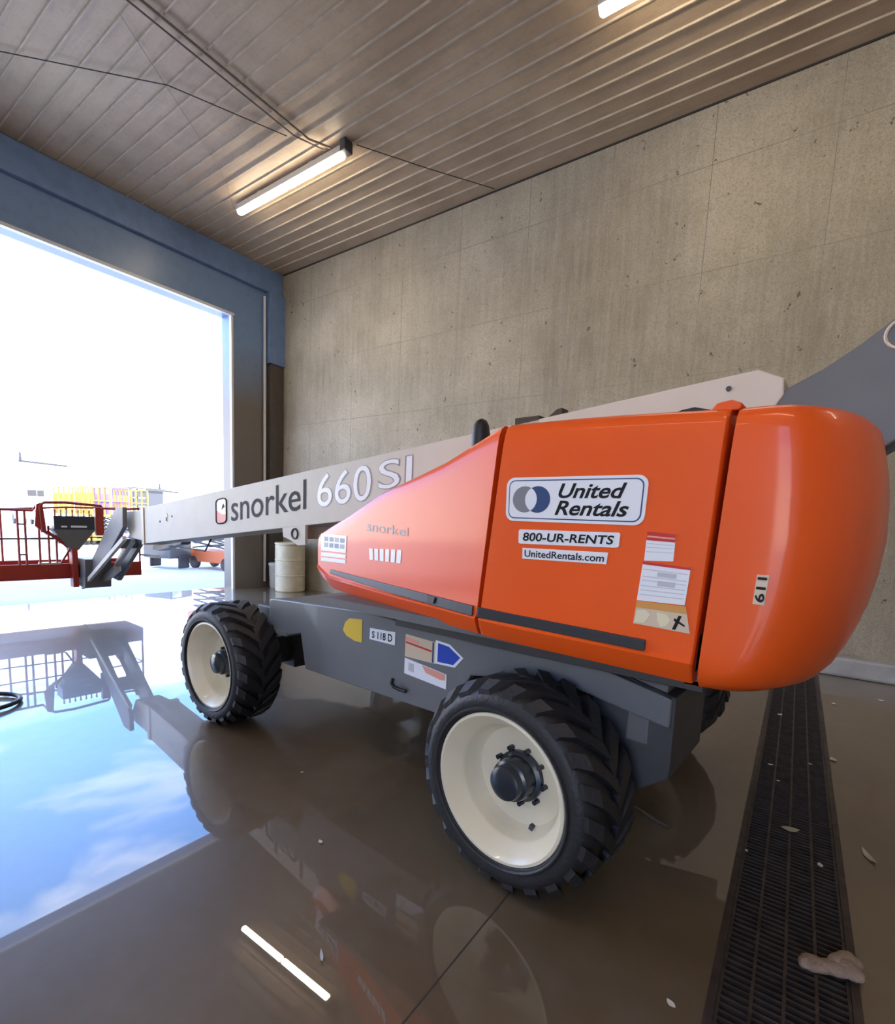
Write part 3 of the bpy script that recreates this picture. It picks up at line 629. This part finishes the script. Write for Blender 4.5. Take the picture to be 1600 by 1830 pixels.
# ------------------------------------------------------------------ drain grates
def grate(x0, label):
    m_ = MB(); L_ = .96; y0, y1 = TY0+.012, TY1-.012; W_ = y1-y0
    for i in range(5): y = y0 + W_*i/4; m_.box((0, y-.005-y0+y0, -.035), (L_, y+.005, -.002), 'drain_steel')
    n = 30
    for i in range(n+1): x = L_*i/n; m_.box((x-.003 if i else 0, y0, -.028), (x+.004, y1, -.004), 'drain_steel')
    o = m_.build('drain_grate'); o.location = (x0, 0, 0); return tag(o, label, 'drain grate', 'trench drain grates')
labs = ['grate section at the bottom edge of the picture under the tan glove', 'grate section next past the glove, beside the near tyre', 'grate section holding the large dry leaf', 'grate section just before the counterweight', 'grate section under the counterweight edge', 'farthest grate section, nearest the concrete wall']
for i, l_ in enumerate(labs): grate(1.52+.965*i, l_)
f = MB(); f.box((XL, TY0-.02, -.04), (7.3, TY0+.006, .002), 'drain_steel'); f.box((XL, TY1-.006, -.04), (7.3, TY1+.02, .002), 'drain_steel'); struct(f.build('trim_5'))

f = MB(); f.box((XL, .829, -.004), (XW, .835, .0006), 'cable'); struct(f.build('trim_6'))
# ------------------------------------------------------------------ things on the floor
# crumpled glove-like rag on the grate
g = MB()
def lump(cx, cy, cz, a, b_, c_, rz, seed, m_='cloth'):
    rnd = random.Random(seed); n, k = 20, 10; rings = []
    for i in range(k+1):
        th = math.pi*i/k; ring = []
        for j in range(n):
            ph = 2*math.pi*j/n; s_ = 1 + .10*math.sin(3*ph+seed) * math.sin(th) + .05*rnd.uniform(-1, 1)
            x = a*math.sin(th)*math.cos(ph)*s_; y = b_*math.sin(th)*math.sin(ph)*s_; z = c_*math.cos(th)
            ring.append((cx + x*math.cos(rz)-y*math.sin(rz), cy + x*math.sin(rz)+y*math.cos(rz), cz+z))
        rings.append(ring)
    g.loft(rings, m_)
lump(2.245, -.205, .016, .040, .055, .020, .3, 1); lump(2.26, -.255, .020, .034, .050, .022, .1, 2); lump(2.285, -.300, .024, .052, .040, .026, .5, 3); lump(2.315, -.285, .034, .030, .060, .016, .9, 4); lump(2.335, -.325, .020, .030, .022, .020, .2, 5)
lump(2.225, -.175, .018, .022, .022, .020, 0, 6)
tag(g.build('work_glove', smooth=60), 'crumpled tan work glove lying on the drain grate', 'glove')
def leaf(x, y, L_, W_, rz, label, m_='leaf', name='dry_leaf', cat='leaf', grp=None, z=.003):
    n = 10; v = []; f_ = []
    for i in range(n+1):
        t_ = i/n; wd = W_*math.sin(math.pi*min(1, t_*1.02))**.8 if 0 < i < n else .001
        zc = .25*L_*(t_-.5)**2*2
        v += [(L_*(t_-.5), -wd/2, zc+.1*wd), (L_*(t_-.5), 0, zc), (L_*(t_-.5), wd/2, zc+.1*wd)]
    top = len(v); v += [(a, b_, c_-.0015) for a, b_, c_ in v]
    for i in range(n):
        for j in range(2):
            a = i*3+j; f_.append((a, a+1, a+4, a+3)); f_.append((top+a, top+a+3, top+a+4, top+a+1))
        f_.append((i*3, i*3+3, top+i*3+3, top+i*3)); f_.append((i*3+2, top+i*3+2, top+i*3+5, i*3+5))
    o = MB().add(v, f_, m_).build(name, smooth=60); o.location = (x, y, z); o.rotation_euler = (0, 0, rz); return tag(o, label, cat, grp)
leaf(3.27, -.12, .085, .05, 1.9, 'large curled dry leaf on the middle of the drain')
leaf(3.24, -.434, .13, .028, .35, 'long narrow dry leaf on the floor right of the drain')
leaf(4.55, -.35, .07, .04, .2, 'pale leaf lying by the right rim of the drain')
leaf(1.152, 1.21, .055, .012, .9, 'small pale feather-like scrap beside the mirrored lamp streak', 'decal_lightgrey', 'paper_scrap', 'scrap')
leaf(1.66, .02, .05, .03, .1, 'small brown leaf at the left rim of the drain near the bottom edge')
fl = [(6.135, -.417, 'pale fleck just right of the drain under the counterweight'), (6.611, -.797, 'pale fleck on the wet floor nearest the curb at the right edge'), (5.4, -.02, 'tiny fleck on the drain left side below the counterweight'),
      (4.35, -.22, 'tiny fleck on the right half of the drain above the big leaf'), (3.9, -.05, 'thin fleck in the middle of the drain above the big leaf'), (3.0, -.24, 'small fleck on the drain just below and right of the big leaf'),
      (5.9, -.9, 'pale fleck near the right picture edge below the curb'), (4.9, -.75, 'fleck on the bare floor right of the drain at mid height'), (1.75, .18, 'tiny pale fleck left of the drain near the bottom edge'),
      (1.55, .28, 'lowest tiny fleck left of the drain at the bottom edge'), (2.9, .05, 'fleck by the left rim of the drain beside the big leaf'), (4.15, .0, 'fleck on the left rim of the drain above the big leaf'),
      (2.0, 2.3, 'pale fleck on the brown silt between the two near wheels'), (1.6, 1.7, 'thin fleck on the floor left of the near tyre')]
base = None
for i, (x, y, lab) in enumerate(fl):
    if base is None: o = base = leaf(x, y, .05, .03, .5, lab, 'fleck', 'litter_fleck', 'litter', 'pale litter flecks')
    else: o = base.copy(); col.objects.link(o)
    o['label'] = lab
    o.location = (x, y, .003); o.rotation_euler = (0, 0, i*1.3); s_ = random.uniform(.4, .95) if x < 5 else 1.1; o.scale = (s_, s_, s_)
c = MB().tube([(2.98, .66, .012), (2.93, .55, .014), (2.88, .46, .01), (2.86, .39, .008)], [.003, .008, .016, .004], 'twig', 8).tube([(2.96, .56, .012), (3.05, .52, .03), (3.07, .47, .008)], .004, 'twig', 6).tube([(2.93, .60, .01), (2.99, .62, .04), (3.07, .64, .006)], .004, 'twig', 6)
tag(c.build('twig', smooth=50), 'small dark forked twig on the floor behind the near tyre', 'twig')
pts = [(1.02+.30*math.cos(a), 4.98+.24*math.sin(a), .02+.008*abs(a)) for a in [R(-100+i*12) for i in range(19)]]
tag(MB().tube(pts, .018, 'black', 8).tube([(.93, 5.25, .03), (.6, 5.3, .02), (.2, 5.2, .02)], .018, 'black', 8).build('hose', smooth=50), 'black hose loop on the wet floor at the left edge', 'hose')
# barrel and bin by the column
o = empty('barrel', (7.2, 8.72, 0)); tag(o, 'tall beige drum standing against the wall behind the lift', 'barrel')
def vlathe(mb, prof, m_, n=28): return mb.loft([[(r_*math.cos(2*math.pi*k/n), r_*math.sin(2*math.pi*k/n), z) for k in range(n)] for r_, z in prof], m_)
vlathe(MB(), [(.30, .0), (.315, .02), (.315, .33), (.325, .345), (.315, .36), (.315, .66), (.325, .675), (.315, .69), (.315, .98), (.30, 1.0)], 'barrel').build('drum_body', o, smooth=30)
vlathe(MB(), [(.29, 1.0), (.325, 1.0), (.325, 1.03), (.30, 1.04), (.29, 1.02)], 'barrel').build('lid', o, smooth=30)
o = empty('waste_bin', (7.28, 9.28, 0)); tag(o, 'small grey cylindrical bin with pale lid between drum and column', 'bin')
vlathe(MB(), [(.13, 0), (.15, .05), (.16, .50)], 'bin_grey').build('bin_body', o, smooth=30)
vlathe(MB(), [(.17, .50), (.175, .51), (.175, .55), (.16, .56)], 'trim_white').build('lid', o, smooth=30)

# ------------------------------------------------------------------ equipment in the yard
def scissor(name, loc, m_, label, s_=1.0, h=2.3, rz=0):
    r = empty(name, loc, rz); r.scale = (s_,)*3
    tag(r, label, 'scissor lift', 'lifts parked in the yard')
    MB().box((-.4, -.9, .2), (.4, .9, .55), m_).build('base', r, bevel=.02)
    for x in (-.4, .3):
        for y in (-.65, .65): MB().lathe([(.16, 0), (.2, .01), (.2, .1), (.16, .11)], 'yard_dark', 20).build('wheel', r).location = (x, y, .2)
    a = MB()
    for k in range(4):
        z0 = .6+k*.18
        for x in (-.3, .28): a.bar((x, -.8, z0), (x, .8, z0+.18), .03, .05, 'yard_grey'); a.bar((x, .8, z0), (x, -.8, z0+.18), .03, .05, 'yard_grey')
    a.build('scissor_arms', r)
    MB().box((-.4, -.95, 1.32), (.4, .95, 1.42), m_).build('deck', r)
    g_ = MB()
    for x in (-.39, .39):
        for y in (-.9, -.3, .3, .9): g_.bar((x, y, 1.4), (x, y, h), .06, .06, m_)
        for z in (h, (h+1.4)/2): g_.bar((x, -.92, z), (x, .92, z), .035, .035, m_)
    for y in (-.92, .92):
        for z in (h, (h+1.4)/2): g_.bar((-.39, y, z), (.39, y, z), .035, .035, m_)
    g_.build('guard_rail', r)
    if loc[1] > 20: MB().box((-.42, .94, 1.42), (.42, .97, h-.25), m_).build('mesh_panel', r)
    return r
scissor('scissor_lift', (8.62, 13.6, 0), 'yard_orange', 'orange scissor lift just outside beside the door column', 1.0, 2.0, .15)
specs = [(9.0, 'yard_yellow', 2.6, 'yellow scissor lift in the yard right of the van'), (9.9, 'yard_yellow', 2.7, 'pale yellow lift second from the van'), (10.75, 'yard_purple', 2.7, 'dark purple lift behind the platform controls'), (11.65, 'yard_yellow', 2.65, 'bright yellow lift behind the right of the platform controls')]
for x, m_, h, lab in specs: scissor('scissor_lift', (x+.55, 27.0, 0), m_, lab, 1, h)
for x, h, lab in ((14.0, 1.9, 'low yellow machine beside the stacked frame'), (15.5, 2.3, 'yellow machine in front of the dark building')):
    r = empty('loader', (x-.2, 27.5, 0)); tag(r, lab, 'machine')
    MB().box((-.7, -1, .4), (.5, 1, h*.72), 'yard_yellow').build('body', r, bevel=.08); MB().box((-.3, -.6, h*.72), (.4, .6, h), 'yard_yellow').build('cab', r, bevel=.06)
    for px in (-.5, .3): MB().lathe([(.3, 0), (.4, .03), (.4, .25), (.3, .28)], 'yard_dark', 20).build('wheel', r).location = (px-.3, -1, .4)
r = empty('equipment_frame', (13.9, 30.0, 0)); tag(r, 'tall narrow stacked steel frame left of the dark building', 'frame')
m_ = MB()
for x in (0, .5): m_.bar((x, 0, 0), (x, 0, 2.9), .06, .06, 'yard_grey'); m_.bar((x, .5, 0), (x, .5, 2.9), .06, .06, 'yard_grey')
for z in (.9, 1.4, 1.9, 2.4, 2.88): m_.box((-.03, -.03, z-.03), (.53, .53, z+.03), 'tan_edge')
m_.build('stacked_frame', r)
r = empty('site_building', (19.0, 39.0, 0)); tag(r, 'dark grey flat-roofed box building far across the yard', 'building')
MB().box((-1.1, 0, 0), (1.0, 4, 3.2), 'yard_grey').build('wall', r); MB().box((-1.2, -.1, 3.2), (1.1, 4.1, 3.4), 'yard_grey').build('roof', r)
r = empty('van', (18.2, 60.0, 0)); tag(r, 'white van with rounded pinkish roof far off at the left of the yard', 'van'); r.scale = (.88, 1, 1.6)
sec = [(-.95, .35), (.95, .35), (1.0, 1.2), (.92, 1.9), (.75, 2.2), (.4, 2.38), (0, 2.45), (-.4, 2.38), (-.75, 2.2), (-.92, 1.9), (-1.0, 1.2)]
MB().loft([[(x*s_, y, z*(1 if z < 1 else s_)) for x, z in sec] for y, s_ in ((0, .93), (.25, 1), (4.8, 1), (5, .97))], 'yard_white').build('body', r, smooth=40)
MB().box((-.78, -.05, 1.75), (.05, .08, 2.12), 'yard_glass').box((.12, -.05, 1.75), (.78, .08, 2.12), 'yard_glass').build('windscreen', r)
for x in (-.98, .76):
    for y in (.9, 4.0): MB().lathe([(.28, 0), (.36, .02), (.36, .2), (.28, .22)], 'yard_dark', 20).build('wheel', r).location = (x, y, .36)
r = empty('generator', (7.62, 14.6, 0), .3); tag(r, 'small dark towable generator near the orange scissor lift', 'generator')
MB().box((-.45, -.5, .30), (.35, .5, .85), 'yard_grey').build('housing', r, bevel=.03); MB().bar((-.4, 0, .35), (-1.2, -.2, .45), .05, .05, 'yard_grey').build('tow_bar', r)
for y in (-.55, .5): MB().box((-.2, y-.02, .02), (.2, y+.06, .38), 'yard_dark').build('wheel', r, bevel=.05)
MB().box((-.42, -.52, .6), (-.1, -.49, .8), 'decal_lightgrey').build('louvre', r)
def yard_mast(x, y, z, arm, lab):
    r = empty('light_mast', (x, y, 0)); tag(r, lab, 'mast', 'masts in the yard')
    MB().tube([(0, 0, 0), (0, 0, z-.1)], .05, 'yard_white', 8).build('pole', r)
    MB().bar((-.1, 0, z), (arm, 0, z-.06), .10, .12, 'yard_dark').tube([(0, 0, z), (0, 0, z+.55)], [.09, .05], 'yard_dark', 8).build('lamp_arm', r)
yard_mast(11.4, 40, 4.55, 2.6, 'dark lamp arm high above the platform at the left of the yard')
yard_mast(20.5, 40.5, 3.35, 1.5, 'short dark lamp arm just left of the door column, over the boom')
